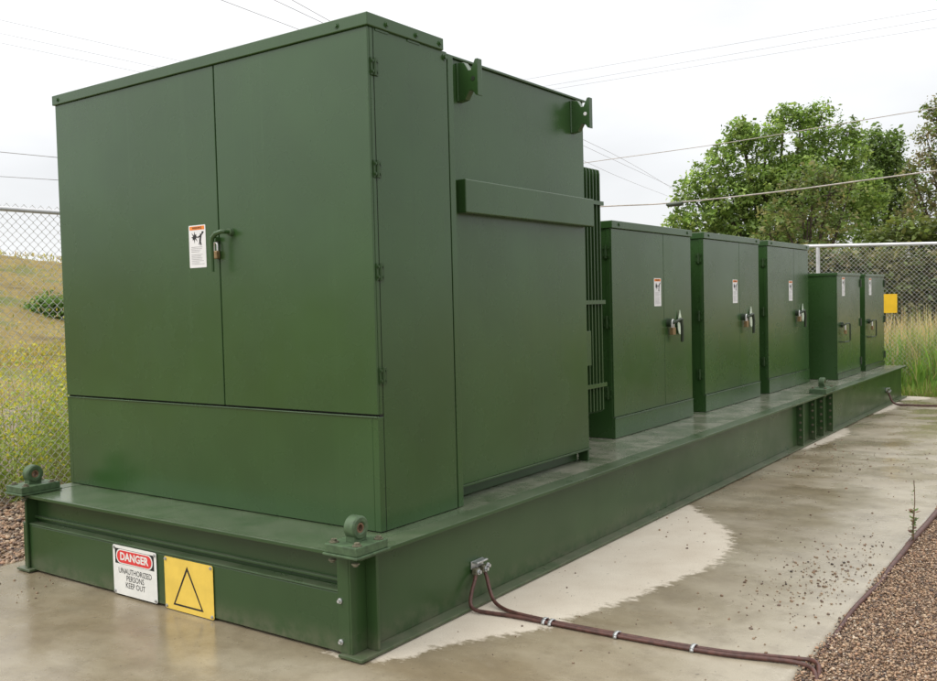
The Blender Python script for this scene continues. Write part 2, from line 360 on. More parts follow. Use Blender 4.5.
# hill behind the left fence
m = NT('dry hillside'); n1 = m.noise(1, 7, .7, (.16, .16, 1.5)); n2 = m.noise(3.5, 6, .75)
c = m.ramp(n1, [(.30, (.16, .12, .045)), (.41, (.36, .27, .09)), (.50, (.44, .33, .11)), (.55, (.29, .28, .08)), (.62, (.20, .25, .07))])
m.set(**{'Base Color': m.mix(m.val(n2, .3, .75, 0, .7), c, (.15, .12, .04)), 'Roughness': 1.}).bump(n2, .8, .3); M['hill'] = m.m
cx_, cy_ = 2.87, -3.13; dx, dy = -.885, .465
a = np.linspace(18, 130, 90); b = np.linspace(-60, 60, 100); A, B = np.meshgrid(a, b, indexing='ij')
X = cx_ + dx*A - dy*B*-1*-1; Y = cy_ + dy*A + dx*B*-1
sm = lambda q: np.clip(q, 0, 1)**2*(3-2*np.clip(q, 0, 1))
Z = -.10 + .5*sm((A-18)/14) + 4.7*sm((A-30)/30)*(1-.35*sm((A-75)/50))*(1-.55*sm(np.abs(B)/60)) + np.vectorize(lambda x, y: fbm(x, y, 1, .09))(X, Y)*.35*sm((A-22)/15)
Z = np.where(A <= 18.01, -.2, Z)
idx = np.arange(A.size).reshape(A.shape); F = np.stack([idx[:-1,:-1], idx[:-1,1:], idx[1:,1:], idx[1:,:-1]], -1).reshape(-1,4)
tag(np_mesh('hill', np.stack([X,Y,Z],-1).reshape(-1,3), F, M['hill'], smooth=True), 'low ochre hill of dry grass behind the left fence', 'hill', kind='structure')
HILL = (a, b, Z)
def hill_z(x, y):
    a, b, Z = HILL
    A_ = (x-cx_)*dx + (y-cy_)*dy; B_ = (x-cx_)*-dy + (y-cy_)*dx; B_ = -B_
    i = int(np.clip(np.searchsorted(a, A_), 0, len(a)-1)); j = int(np.clip(np.searchsorted(b, B_), 0, len(b)-1)); return float(Z[i, j])

# ------------------------------------------------------------------ grass and weeds (stuff)
def blades(name, P, H, W, cols, lean=.25, mat=None):
    n = len(P); th = RNG.uniform(0, 2*PI, n); ld = RNG.uniform(0, 2*PI, n); ll = RNG.normal(0, lean, n)*H
    t_ = np.stack([np.cos(th), np.sin(th), np.zeros(n)], -1)*W[:,None]*.5
    d1 = np.stack([np.cos(ld)*ll*.3, np.sin(ld)*ll*.3, H*.55], -1); d2 = np.stack([np.cos(ld)*ll, np.sin(ld)*ll, H*(1-.25*np.abs(ll/H))], -1)
    V = np.stack([P-t_, P+t_, P+d1+t_*.75, P+d1-t_*.75, P+d2+t_*.12, P+d2-t_*.12], 1)
    F = np.array([[0,1,2,3],[3,2,4,5]])[None] + (np.arange(n)*6)[:,None,None]
    return np_mesh(name, V.reshape(-1,3), F.reshape(-1,4), mat or M['grass'], np.repeat(cols, 6, 0))
def jit(c, n, s=.25): return np.array(c)[None]*RNG.uniform(1-s, 1+s, (n,1))*RNG.uniform(.9,1.1,(n,3))
# right: tall dry grass behind the fence, green weeds before it, a mown strip along the pad end
n = 24000; x = RNG.uniform(-9, 7, n); y = 14.6 + RNG.power(.8, n)*6; dens = np.array([fbm(q, r, 4, .5) for q, r in zip(x, y)])
k = dens > -.35; x, y, dens = x[k], y[k], dens[k]; n = len(x)
H = np.clip(RNG.normal(1.05, .22, n) + dens*.25, .4, 1.6); cc = np.where(RNG.random(n)[:,None] < .75, jit((.62,.50,.27), n), jit((.34,.33,.11), n))
tag(blades('dry_grass', np.stack([x,y,np.full(n,-.09)],-1), H, RNG.uniform(.012,.03,n), cc, .22), 'tall straw coloured dry grass behind the far fence', 'grass', kind='stuff')
n = 20000; x = RNG.uniform(-8, 6, n); y = RNG.uniform(13.05, 15.3, n); dn = np.array([fbm(q, r, 9, .8) for q, r in zip(x, y)])
H = np.clip((y-12.75)*.50*(1+dn*.9)*RNG.uniform(.5,1.2,n), .08, 1.15); cc = np.where(RNG.random(n)[:,None] < .85, jit((.22,.36,.07), n, .4), jit((.48,.41,.17), n))
tag(blades('green_grass', np.stack([x,y,np.full(n,-.09)],-1), H, RNG.uniform(.012,.035,n), cc, .3), 'green grass and weeds at the far end of the pad', 'grass', kind='stuff')
n = 14000; x = RNG.uniform(-8, 6, n); y = RNG.uniform(12.95, 13.9, n)
tag(blades('short_grass', np.stack([x,y,np.full(n,-.09)],-1), RNG.uniform(.08,.26,n), RNG.uniform(.010,.02,n), np.where(RNG.random(n)[:,None]<.7, jit((.25,.34,.065), n, .3), jit((.38,.33,.15), n)), .5), 'short bright grass strip along the end of the pad', 'grass', kind='stuff')
# left: dry grass on the flat and the hill
pts = []
while len(pts) < 5200:
    A_ = 9 + random.random()**1.6*62; B_ = random.uniform(-.24, .14)*A_; x = cx_ + dx*A_ - dy*B_; y = cy_ + dy*A_ + dx*B_*-1
    if x > -6.2: continue
    f = fbm(x, y, 5, .22)
    if A_ < 27 and f < .42-.0*A_: continue
    if A_ > 31 and random.random() < .93: continue
    pts.append((x, y, hill_z(x, y) if A_ > 18 else -.09, A_))
pts = np.array(pts); n = len(pts); sel = RNG.random(n)[:,None]
cc = np.where(sel < .62, jit((.46,.36,.13), n, .2), np.where(sel < .88, jit((.34,.34,.10), n, .2), jit((.56,.48,.08), n)))
tag(blades('dry_grass', pts[:,:3], RNG.uniform(.08,.20,n)*(.8+pts[:,3]/120), .012+pts[:,3]*.0012, cc, .9), 'dry ochre grass on the slope behind the left fence', 'grass', kind='stuff')

def sprig_weeds(name, P, H, stemcol, flowcol, nl, flower_n, label, cat, leafcol=(.15,.19,.045), fs=.016, kind='stuff'):
    """branching weeds: thin stems, small leaves, loose flower heads - one mesh"""
    VV = []; FF = []; CC = []; b = 0
    def quad(c, u, v, col):
        nonlocal b
        VV.extend([c-u, c-v, c+u, c+v]); FF.append((b,b+1,b+2,b+3)); CC.extend([col]*4); b += 4
    for (x, y, z), h in zip(P, H):
        for s_ in range(3):
            ang = random.uniform(0, 2*PI); ln = random.uniform(.05, .4)*h; tip = np.array((x+math.cos(ang)*ln, y+math.sin(ang)*ln, z+h*random.uniform(.7, 1)))
            base = np.array((x, y, z)); w_ = np.array((math.cos(ang+1.3), math.sin(ang+1.3), 0))*.003
            VV.extend([base-w_, base+w_, tip+w_*.5, tip-w_*.5]); FF.append((b,b+1,b+2,b+3)); CC.extend([stemcol]*4); b += 4
            for q in range(nl):
                t_ = random.uniform(.1, .95); c = base+(tip-base)*t_ + RNG.normal(0, .035, 3)*h; d = RNG.normal(0, 1, 3); d /= np.linalg.norm(d); e_ = np.cross(d, RNG.normal(0,1,3)); e_ /= np.linalg.norm(e_)+1e-6
                sz = random.uniform(.012, .03); quad(c, d*sz, e_*sz*.4, np.array(leafcol)*random.uniform(.6, 1.5))
            for q in range(flower_n):
                c = tip + RNG.normal(0, 1, 3)*np.array((.05,.05,.07))*h*1.2; d = RNG.normal(0, 1, 3); d /= np.linalg.norm(d); e_ = np.cross(d, RNG.normal(0,1,3)); e_ /= np.linalg.norm(e_)+1e-6
                sz = random.uniform(.6, 1.3)*fs; quad(c, d*sz, e_*sz, np.array(flowcol)*random.uniform(.7, 1.15))
    return tag(np_mesh(name, np.array(VV), np.array(FF), M['grass'], np.array(CC)), label, cat, kind=kind)
P = []; H = []
while len(P) < 400:
    y = random.uniform(.2, 4.2); x = -5.2 - random.random()**1.3*2.6
    if fbm(x, y, 2, .9) < -.22: continue
    P.append((x + random.uniform(-.1,.1), y, -.09)); H.append(random.uniform(.5, 1.4)*(1.1 if x < -5.5 else .85))
sprig_weeds('yellow_weeds', P, H, (.24,.22,.08), (.60,.56,.07), 26, 5, 'yellow flowering weeds growing along the left fence', 'weeds', leafcol=(.31,.40,.09))
P = [(random.uniform(-12,-7.5), random.uniform(1.5, 8), -.09) for _ in range(120)]; H = [random.uniform(.2,.6) for _ in P]
sprig_weeds('yellow_weeds', P, H, (.30,.26,.10), (.55,.48,.05), 6, 7, 'sparse yellow weeds on the bare ground beyond the left fence', 'weeds', leafcol=(.22,.22,.07), fs=.02)

# ------------------------------------------------------------------ skid
W, Ld, H = 2.985, 12.74, .502
root = empty('steel_skid', (-W/2, Ld/2, 0), 'long green painted steel skid base carrying the transformer and the row of cabinets', 'skid base')
b = MB()
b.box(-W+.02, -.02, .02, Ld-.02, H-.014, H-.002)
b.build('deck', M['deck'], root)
def ibeam_y(xo, sgn):
    g = MB(); a_, c_ = sorted((xo, xo-sgn*.125)); g.box(a_, c_, 0, Ld, H-.020, H)             # top flange
    a_, c_ = sorted((xo, xo-sgn*.150)); g.box(a_, c_, -.012, Ld, .007, .0222)                  # bottom flange
    a_, c_ = sorted((xo-sgn*.080, xo-sgn*.092)); g.box(a_, c_, .012, Ld-.01, .0225, H-.0205)       # web
    return g
for xo, s_ in ((0, 1), (-W, -1)):
    ibeam_y(xo, s_).build('side_beam', M['beam'], root, bevel=.003)
b = MB(); b.box(-W+.002, -.125, 0, .018, H-.020, H-.0006); b.box(-W+.002, -.126, .018, .125, H-.0195, H-.003); b.box(-W+.09, -.092, .095, .107, .02, H-.021)
b.build('end_beam', M['beam'], root, bevel=.003)
b = MB(); b.box(-W+.09, -.092, Ld-.1, Ld-.085, .02, H-.021); b.build('end_beam', M['beam'], root)
b = MB(); b.box(-W+.022, -.168, .030, .044, .014, .300); b.box(-W+.022, -.168, .026, .094, .3005, .312)
b.build('kick_plate', M['beam'], root, bevel=.005)
b = MB(); b.box(-W+.022, -.168, .070, .0945, .336, .350); b.build('ledge_strip', M['beam'], root, bevel=.003)
# end plates, stiffeners with bolts
def stiffener(y, x0, x1, bolts=True, th=.014):
    o = MB().box(x0, x1, y-th/2, y+th/2, .0226, H-.0206).build('stiffener', M['beam'], root, bevel=.002)
    if bolts:
        for z in (.11, .19, .27, .35, .42): MB().bolt((x1-.03, y-th/2-.0005, z), '-y', .009, .014).build('bolt', M['bolt'], o)
for xx0, xx1 in ((-.0795, -.012), (-W+.012, -W+.0795)): stiffener(.125, xx0, xx1, False, .016)
for xx0, xx1 in ((-.165, -.0925), (-W+.0925, -W+.10)):
    o = MB().box(xx0, xx1, .012, .024, .0226, H-.0206).build('end_plate', M['beam'], root, bevel=.002)
    if xx0 > -1:
        for z in (.075, .27):
            MB().bolt((-.148, .0115, z), '-y', .0085, .016).build('bolt', M['steel'], o)
for y in (7.105, 7.574, 7.929, 8.326): stiffener(y, -.0795, -.012)
for y in (7.105, 7.574, 7.929, 8.326): stiffener(y, -W+.012, -W+.0795, False)
# lifting lugs
def lug(cx, cy, sx, sy):
    z = H+.0008; p = MB().box(cx-sx/2-.008, cx+sx/2+.008, cy-sy/2-.008, cy+sy/2+.008, z, z+.012)
    p.box(cx-sx/2, cx+sx/2, cy-sy/2, cy+sy/2, z+.0125, z+.054)
    pl = p.build('lug_plate', M['lugpaint'], root, bevel=.004)
    g = MB(); g.box(cx-.026, cx+.026, cy-.042, cy+.042, z+.0545, z+.085); g.ring((cx, cy, z+.118), 'x', .056, .024, .066)
    ey = g.build('lifting_eye', M['lugpaint'], pl, smooth=True)
    g = MB()
    g.ring((cx, cy, z+.118), 'x', .0238, .0215-.004, .056); g.build('bore_lining', M['eyebore'], pl, smooth=True)
    for ax in (-1, 1):
        for ay in (-1, 1): MB().bolt((cx+ax*sx*.36, cy+ay*sy*.34, z+.0545), 'z', .014, .016).build('bolt', M['bolt'], pl)
        for ay in (-1,): MB().bolt((cx+ax*sx*.36, cy+ay*sy*.40, H-.021), '-z', .012, .014).build('bolt', M['bolt'], pl)
lug(-.070, .050, .20, .22); lug(-W+.068, .085, .19, .26); lug(-.085, 8.15, .19, .42); lug(-W+.085, 8.15, .19, .42)
# conduit of drain hole covers: a small clamp pad welded on the web at each cable
# ------------------------------------------------------------------ text helper
def text_mb(s_, size, cx, cz, y, xscale=1., bold=.0, facing='-y', depth=.0006):
    """lettering as flat raised mesh facing -y (cx along x) or +x (cx along y)"""
    cu = bpy.data.curves.new('lettering', 'FONT'); cu.body = s_; cu.size = size; cu.align_x = 'CENTER'; cu.align_y = 'CENTER'; cu.offset = bold; cu.resolution_u = 3
    o = bpy.data.objects.new('lettering', cu); COL.objects.link(o); dg = bpy.context.evaluated_depsgraph_get()
    me = bpy.data.meshes.new_from_object(o.evaluated_get(dg)); COL.objects.unlink(o); bpy.data.objects.remove(o)
    g = MB()
    if facing == '-y': vs = [(cx+v.co.x*xscale, y, cz+v.co.y) for v in me.vertices]
    else: vs = [(y, cx+v.co.x*xscale, cz+v.co.y) for v in me.vertices]
    g.add(vs, [tuple(p.vertices) for p in me.polygons]); return g
def ellipse(cx, cz, rx, rz, n=40): return [(cx+rx*math.cos(2*PI*k/n), cz+rz*math.sin(2*PI*k/n)) for k in range(n)]
def rrect(cx, cz, hx, hz, r, n=6):
    P = []
    for qx, qz, a0 in ((1,1,0),(-1,1,90),(-1,-1,180),(1,-1,270)):
        for k in range(n+1):
            a_ = math.radians(a0+90*k/n); P.append((cx+qx*(hx-r)+r*math.cos(a_), cz+qz*(hz-r)+r*math.sin(a_)))
    return P

# ------------------------------------------------------------------ warning label on a cabinet (part of its door)
def warning_label(parent, cx, cz, w_, h_, plane, facing):
    """white sticker: orange WARNING header, burst and figure pictogram, lines of small print"""
    s_ = 1 if facing == '+x' else -1
    ax = 'x' if facing == '+x' else 'y'
    def slab(pts, lo, hi): return MB().prism(pts, ax, plane+s_*lo, plane+s_*hi)
    st = slab(rrect(cx, cz, w_/2, h_/2, .006), .0004, .0016).build('warning_label', M['sticker'], parent)
    slab(rrect(cx, cz+h_*.435, w_*.44, h_*.042, .002), .0019, .0022).build('header_band', M['orange'], st) if False else None
    return st, slab
def label_full(door, cx, cz, w_, h_, plane, facing):
    st, slab = warning_label(door, cx, cz, w_, h_, plane, facing)
    s_ = 1 if facing == '+x' else -1
    # children of the sticker would be a level too deep, so the print is part of the door beside the sticker
    slab([(cx-w_*.44, cz+h_*.39), (cx+w_*.44, cz+h_*.39), (cx+w_*.44, cz+h_*.475), (cx-w_*.44, cz+h_*.475)], .0019, .0022).build('label_header', M['orange'], door)
    text_mb('WARNING', h_*.075, cx, cz+h_*.432, plane+s_*.0026, .95*w_/.15 if w_ < .16 else .95, .0004, facing).build('label_lettering', M['black'], door)
    g = MB(); bx = cx-w_*.16; bz = cz+h_*.22
    pts = []
    for k in range(16):
        r_ = w_*(.21 if k % 2 == 0 else .09)*(1+.25*math.sin(k*2.3)); pts.append((bx+r_*math.cos(k*PI/8), bz+r_*math.sin(k*PI/8)))
    g.prism(pts, 'x' if facing == '+x' else 'y', plane+s_*.0019, plane+s_*.0023)
    def limb(p, q, t_):
        d = Vector((q[0]-p[0], q[1]-p[1])).normalized(); n_ = Vector((-d.y, d.x))*t_/2
        g.prism([(p[0]+n_.x,p[1]+n_.y),(q[0]+n_.x,q[1]+n_.y),(q[0]-n_.x,q[1]-n_.y),(p[0]-n_.x,p[1]-n_.y)], 'x' if facing == '+x' else 'y', plane+s_*.0024, plane+s_*.0027)
    fx = cx+w_*.25; u = w_
    limb((fx-u*.22, bz-u*.02), (fx-u*.02, bz+u*.06), u*.05); limb((fx-u*.02, bz+u*.12), (fx-u*.08, bz-u*.16), u*.10); limb((fx-u*.08, bz-u*.14), (fx-u*.02, bz-u*.32), u*.06); limb((fx-u*.08, bz-u*.14), (fx-u*.14, bz-u*.30), u*.05); limb((fx, bz+u*.08), (fx+u*.14, bz+u*.2), u*.05)
    g.prism(ellipse(fx+u*.07, bz+u*.16, u*.05, u*.05, 12), 'x' if facing == '+x' else 'y', plane+s_*.0028, plane+s_*.003)
    g.build('label_pictogram', M['black'], door)
    g = MB(); zz_ = cz-h_*.02
    for i in range(11):
        if i == 4: zz_ -= h_*.03
        ln = w_*random.uniform(.45, .78); g.prism([(cx-w_*.38, zz_), (cx-w_*.38+ln, zz_), (cx-w_*.38+ln, zz_+h_*.013), (cx-w_*.38, zz_+h_*.013)], 'x' if facing == '+x' else 'y', plane+s_*.0019, plane+s_*.0021); zz_ -= h_*.037
    g.build('label_print', M['greytext'], door)

def hinge(parent, x, y, z, h=.085, along='x+'):
    """small two-leaf hinge with four bolt heads and a knuckle; face normal +x"""
    g = MB(); g.box(x, x+.006, y-.028, y-.004, z-h/2, z+h/2); g.box(x, x+.006, y+.004, y+.028, z-h/2, z+h/2)
    g.cyl((x+.009, y, z), 'z', .008, h*1.02, 10)
    for a_ in (-.017, .017):
        for c_ in (-.3, .3): g.bolt((x+.006, y+a_, z+c_*h), 'x', .0065, .008)
    return g.build('hinge', M['beam'], parent)

# ------------------------------------------------------------------ big transformer
XR, XL, YF, YB, ZC, ZS = -.209, -2.985, .386, 1.000, 3.040, 1.0915
tr = empty('pad_mounted_transformer', (-1.6, 1.6, H), 'large green pad mounted transformer with tall double doors at the near end of the skid', 'transformer')
b = MB(); b.box(XL+.004, XR-.002, YF+.016, 1.044, H+.001, ZC-.002); b.build('cabinet_core', M['gap'], tr)
# side skins
MB().box(XR-.0015, XR, YF+.046, 1.040, H+.003, ZC-.003).build('side_panel', M['green'], tr); MB().box(XL, XL+.0035, YF+.046, 1.040, H+.003, ZC-.003).build('side_panel', M['green'], tr)
b = MB(); b.box(XR-.04, XR+.0005, YF+.0005, YF+.042, H+.003, ZS-.004); b.box(XL-.0005, XL+.04, YF+.0005, YF+.042, H+.003, ZS-.004)
b.box(XL+.0395, XR-.0395, YF, YF+.0155, H+.003, ZS-.0035); b.box(XL-.001, XR+.001, YF-.007, YF+.012, ZS-.006, ZS)
b.build('lower_panel', M['green'], tr, bevel=.003)
XS = -1.372   # door seam
def door_skin(x0, x1, side):
    g = MB(); g.box(x0, x1, YF, YF+.0155, ZS+.009, ZC-.004)
    if side > 0: g.box(XR-.03, XR+.0005, YF+.0157, YF+.042, ZS+.009, ZC-.004)
    else: g.box(XL-.0005, XL+.03, YF+.0157, YF+.042, ZS+.009, ZC-.004)
    return g
dl = door_skin(XL, XS-.004, -1).build('door', M['green'], tr, bevel=.004); dr_ = door_skin(XS+.004, XR, 1).build('door', M['green'], tr, bevel=.004)
label_full(dl, -1.562, 2.021, .150, .247, YF, '-y')
for z in (2.841, 2.334, 1.819, 1.295): hinge(dr_, XR+.0005, YF+.044, z)
# handle of the big doors
g = MB(); g.cyl((-1.262, YF-.012, 2.085), 'y', .022, .022, 18); g.build('handle_boss', M['lugpaint'], dr_, smooth=True)
g = MB(); g.tube([(-1.262,YF-.02,2.085),(-1.262,YF-.058,2.085),(-1.270,YF-.066,2.086),(-1.315,YF-.068,2.078),(-1.345,YF-.07,2.055),(-1.352,YF-.07,2.02),(-1.352,YF-.07,1.865)], [.012,.012,.013,.014,.013,.012,.011], 10)
g.box(-1.400, -1.362, YF-.034, YF-.0005, 2.040, 2.062)
g.build('handle', M['green'], dr_, smooth=True)
# roof cap with rivets
b = MB(); b.box(XL-.012, XR+.014, YF-.014, YB, ZC-.004, ZC+.060); b.build('roof_cap', M['green'], tr, bevel=.004)
rc = bpy.data.objects[[o.name for o in tr.children if o.name.startswith('roof_cap')][0]]
for y in (.52, .76, .965): MB().bolt((XR+.014, y, ZC+.026), 'x', .010, .012).build('cap_bolt', M['green'], rc)
for x in (-.40, -2.93): MB().bolt((x, YF-.014, ZC+.026), '-y', .010, .010).build('cap_bolt', M['green'], rc)
for q, r_ in ((YF+.06, YF+.16), (.70, .80)): MB().box(XR-.02, XR+.004, q, r_, ZC-.016, ZC-.0045).build('cap_tab', M['green'], rc)
# post flange between the compartment and the tank
for q, r_ in ((-.335, XR), (-2.95, -2.86)): MB().box(q, r_, 1.052, 1.100, H+.001, 3.030).build('flange_post', M['green'], tr, bevel=.002)
MB().bolt((XR, 1.02, 3.005), 'x', .012, .016).build('flange_bolt', M['green'], tr)
# tank
XT, YT, ZB, ZT = -.300, 2.776, .592, 3.052
tank = MB().box(-2.88, XT, 1.102, YT, ZB, ZT).build('tank', M['green'], tr, bevel=.004)
MB().box(-2.90, XT+.016, 1.101, YT+.014, ZT+.0005, ZT+.014).build('tank_lid', M['green'], tr, bevel=.002)
b = MB(); b.box(-2.75, XT-.075, 1.16, YT-.05, H+.001, ZB-.0125); b.box(XT-.074, XT+.004, YT-.030, YT-.012, H+.001, ZB-.0125); b.box(-2.86, XT+.012, 1.101, YT+.006, ZB-.012, ZB-.0005); b.build('tank_base', M['beam'], tr, bevel=.002)
MB().box(XT+.0005, XT+.062, 1.235, 2.800, 2.172, 2.366).build('stiffener_bar', M['green'], tank, bevel=.006)
# lifting brackets: bow-tie plates standing off the tank wall
for y0_ in (1.262, 2.60):
    x_ = XT+.001; z0_, z1_ = 2.812, 3.036; D_ = .145
    pts = [(x_,z0_),(x_+.055,z0_+.008),(x_+.085,z0_+.055),(x_+.105,z0_+.055),(x_+D_-.018,z0_+.025),(x_+D_,z0_+.02),(x_+D_,z1_+.005),(x_+D_-.018,z1_+.005),(x_+.098,z1_-.052),(x_+.080,z1_-.052),(x_+.050,z1_-.004),(x_,z1_)]
    g = MB().prism(pts, 'y', y0_, y0_+.045)
    br = g.build('lifting_bracket', M['green'], tr, bevel=.003)
    MB().cyl((x_+.112, y0_-.001, 2.932), 'y', .013, .003, 14).build('bracket_hole', M['sticker' if y0_ > 2 else 'darkmetal'], br)
    MB().tube([(x_+.004, y0_-.004, z0_+.004), (x_+.004, y0_-.004, z1_-.004)], .007, 8).build('weld_bead', M['green'], br)
# radiator behind the tank
ro = MB().box(-2.2, -.52, YT+.001, 3.39, 2.20, 2.28).build('radiator', M['beam'], tr)
for i in range(10):
    y = 2.86+i*.052; MB().prism([(-2.3,.78),(-.50,.78),(-.468,.80),(-.468,2.62),(-.474,2.65),(-.50,2.66),(-2.3,2.66)], 'y', y, y+.016).build('fin', M['beam'], ro, bevel=.003)
for z in (.98, 1.62, 2.38): MB().box(-2.3, -.455, 2.85, 3.375, z, z+.030).build('radiator_strap', M['green'], ro)
MB().box(-2.2, -.52, YT+.001, 3.39, 1.0, 1.08).build('radiator_header', M['beam'], ro)
MB().box(-.55, -.44, 2.80, 3.10, 1.16, 1.42).build('valve_box', M['green'], tr, bevel=.003)

# ------------------------------------------------------------------ padlock
def padlock(x, y, z, facing, label, group, s_=1., spread=True):
    r_ = empty('padlock', (x, y, z), label, 'padlock', group)
    w_ = .022*s_; h_ = .048*s_; t_ = .013*s_
    if facing == '-y': bx = MB().box(x-w_, x+w_, y-t_, y+t_, z-h_, z)
    else: bx = MB().box(x-t_, x+t_, y-w_, y+w_, z-h_, z)
    bx.build('lock_body', M['brass'], r_, bevel=.004)
    pts = []
    for k in range(9):
        a_ = PI*k/8; o_ = math.cos(a_)*.015*s_; zz_ = z+.034*s_+math.sin(a_)*.016*s_
        pts.append((x+o_, y, zz_) if facing == '-y' else (x, y+o_, zz_))
    pts = [(pts[0][0], pts[0][1], z-.004)] + pts + [(pts[-1][0], pts[-1][1], z-.004)]
    MB().tube(pts, .0055*s_, 8).build('shackle', M['shackle'], r_, smooth=True)
    return r_
PG = 'padlocks on the cabinet handles'
padlock(-1.381, YF-.018, 1.985, '-y', 'brass padlock with long steel shackle on the big transformer doors', PG, .95)

# ------------------------------------------------------------------ tall cabinets
XC, CY, CW, CZ, SIL = -.594, 3.768, 1.678, 2.300, .677
TG = 'tall double door cabinets on the skid'
tc_ = empty('switch_cabinet', (-1.4, CY+CW/2, H), 'tall green double door cabinet next to the transformer tank, nearest of the three', 'cabinet', TG)
x_back = -2.5
b = MB().box(x_back, XC-.016, CY+.003, CY+CW-.003, H+.001, CZ-.055); b.build('cabinet_body', M['green'], tc_, bevel=.002)
b = MB().box(x_back-.01, XC+.014, CY-.012, CY+CW+.012, CZ-.062, CZ+.0); b.build('roof_cap', M['green'], tc_, bevel=.004)
for y in (CY+.12, CY+CW-.10): MB().bolt((XC+.014, y, CZ-.03), 'x', .011, .010).build('cap_bolt', M['green'], tc_)
b = MB().box(XC-.0155, XC+.006, CY, CY+CW, H+.002, SIL-.010); b.box(XC-.0155, XC+.012, CY, CY+CW, SIL-.0095, SIL-.002); b.build('sill_panel', M['green'], tc_, bevel=.003)
YS = CY+1.033
b = MB().box(XC-.0155, XC, CY, YS-.003, SIL+.004, CZ-.066); b.box(XC-.045, XC-.016, CY-.0025, CY+.0025, SIL+.004, CZ-.066)
d1 = b.build('door', M['green'], tc_, bevel=.003)
d2 = MB().box(XC-.0155, XC, YS+.003, CY+CW, SIL+.004, CZ-.066).build('door', M['green'], tc_, bevel=.003)
label_full(d1, CY+.895, 1.708, .150, .250, XC, '+x')
for z in (2.044, 1.468, .881):
    g = MB()
    x, y = XC-.050, CY-.003
    g.box(x-.034, x-.006, y-.006, y, z-.05, z+.05); g.box(x+.006, x+.034, y-.006, y, z-.05, z+.05); g.cyl((x, y-.008, z), 'z', .009, .102, 10)
    for a_ in (-.02, .02):
        for c_ in (-.03, .03): g.bolt((x+a_, y-.006, z+c_), '-y', .008, .009)
    g.build('hinge', M['beam'], d1)
# handle: pale teardrop guard, dark lever
hy, hz = CY+1.300, 1.405
tp = []
for k in range(28):
    a_ = 2*PI*k/28; rr = .075*(1-.15*math.cos(a_-PI/2))
    yy = hy + .055+ .052*math.cos(a_)*(1 if math.sin(a_) < .0 else max(.02, 1-math.sin(a_)**1.3*.95)); z_ = hz-.01 + (.085*math.sin(a_) if math.sin(a_) < 0 else .145*math.sin(a_)); tp.append((yy, z_))
MB().prism(tp, 'x', XC+.012, XC+.020).build('handle_guard', M['escut'], d2, bevel=.002)
MB().box(XC, XC+.012, hy+.02, hy+.08, hz-.05, hz+.04).build('handle_boss', M['darkmetal'], d2)
g = MB(); g.tube([(XC+.02,hy+.03,hz+.03),(XC+.06,hy-.0,hz+.045),(XC+.07,hy-.06,hz+.05),(XC+.06,hy-.15,hz+.03),(XC+.02,hy-.19,hz+.01)], .014, 10)
g.tube([(XC+.07,hy-.045,hz+.05),(XC+.074,hy-.03,hz-.02),(XC+.07,hy-.025,hz-.16)], .015, 10)
g.cyl((XC+.02, hy-.19, hz+.02), 'x', .035, .04, 16)
g.build('handle', M['darkmetal'], d2, smooth=True)
padlock(XC+.038, hy-.165, hz-.022, '+x', 'brass padlock on the nearest tall cabinet beside the transformer tank', PG, 1.4)
pl0 = [o for o in COL.objects if o.name.startswith('padlock') and not o.parent][-1]
for i, (dy_, lb, pb) in enumerate(((2.008, 'middle one of the three tall green double door cabinets', 'brass padlock on the middle of the three tall cabinets'),
                     (4.007, 'farthest of the three tall green cabinets, beside the shorter cabinets', 'brass padlock on the tall cabinet beside the short cabinets'))):
    dup(tc_, (0, dy_, 0), lb); dup(pl0, (0, dy_, 0), pb)

# ------------------------------------------------------------------ short cabinets
XK, KY, KW, KZ = -.329, 9.844, 1.285, 1.940
sc = empty('control_cabinet', (-1.2, KY+KW/2, H), 'short green single door cabinet right after the tall ones, with its dark side in view', 'cabinet', 'short single door cabinets on the skid')
MB().box(-2.1, XK-.014, KY+.004, KY+KW-.004, H+.001, KZ-.035).build('cabinet_body', M['green'], sc, bevel=.002)
MB().box(-2.11, XK+.010, KY-.010, KY+KW+.010, KZ-.040, KZ).build('roof_cap', M['green'], sc, bevel=.004)
b = MB().box(XK-.0135, XK+.004, KY+.001, KY+KW-.001, H+.002, .572); b.box(XK-.0135, XK+.012, KY+.001, KY+KW-.001, .5725, .578); b.build('sill_panel', M['beam'], sc, bevel=.002)
kd = MB().box(XK-.0135, XK, KY+.001, KY+KW-.001, .584, KZ-.044).build('door', M['green'], sc, bevel=.003)
label_full(kd, KY+.335, 1.752, .150, .255, XK, '+x')
g = MB(); g.tube([(XK,KY+.16,1.235),(XK+.06,KY+.16,1.235),(XK+.07,KY+.18,1.25),(XK+.07,KY+.38,1.25),(XK+.07,KY+.40,1.23),(XK+.07,KY+.40,1.02),(XK+.06,KY+.39,1.005),(XK+.06,KY+.13,1.005),(XK,KY+.12,1.005)], .009, 8)
g.cyl((XK+.012, KY+.22, 1.235), 'x', .036, .024, 16); g.build('handle', M['darkmetal'], kd, smooth=True)
for z in (1.80, 1.24, .68):
    g = MB(); g.cyl((XK+.006, KY+KW+.006, z), 'z', .016, .11, 10); g.box(XK-.03, XK+.010, KY+KW-.002, KY+KW+.012, z-.045, z+.045); g.build('hinge', M['darkmetal'], kd)
padlock(XK+.05, KY+.23, 1.165, '+x', 'grey brass padlock on the nearer of the two short cabinets', PG, 1.2)
pl1 = [o for o in COL.objects if o.name.startswith('padlock') and not o.parent][-1]
dup(sc, (0, 1.60, 0), 'short green single door cabinet at the very end of the skid'); dup(pl1, (0, 1.60, 0), 'grey brass padlock on the short cabinet at the end of the skid')

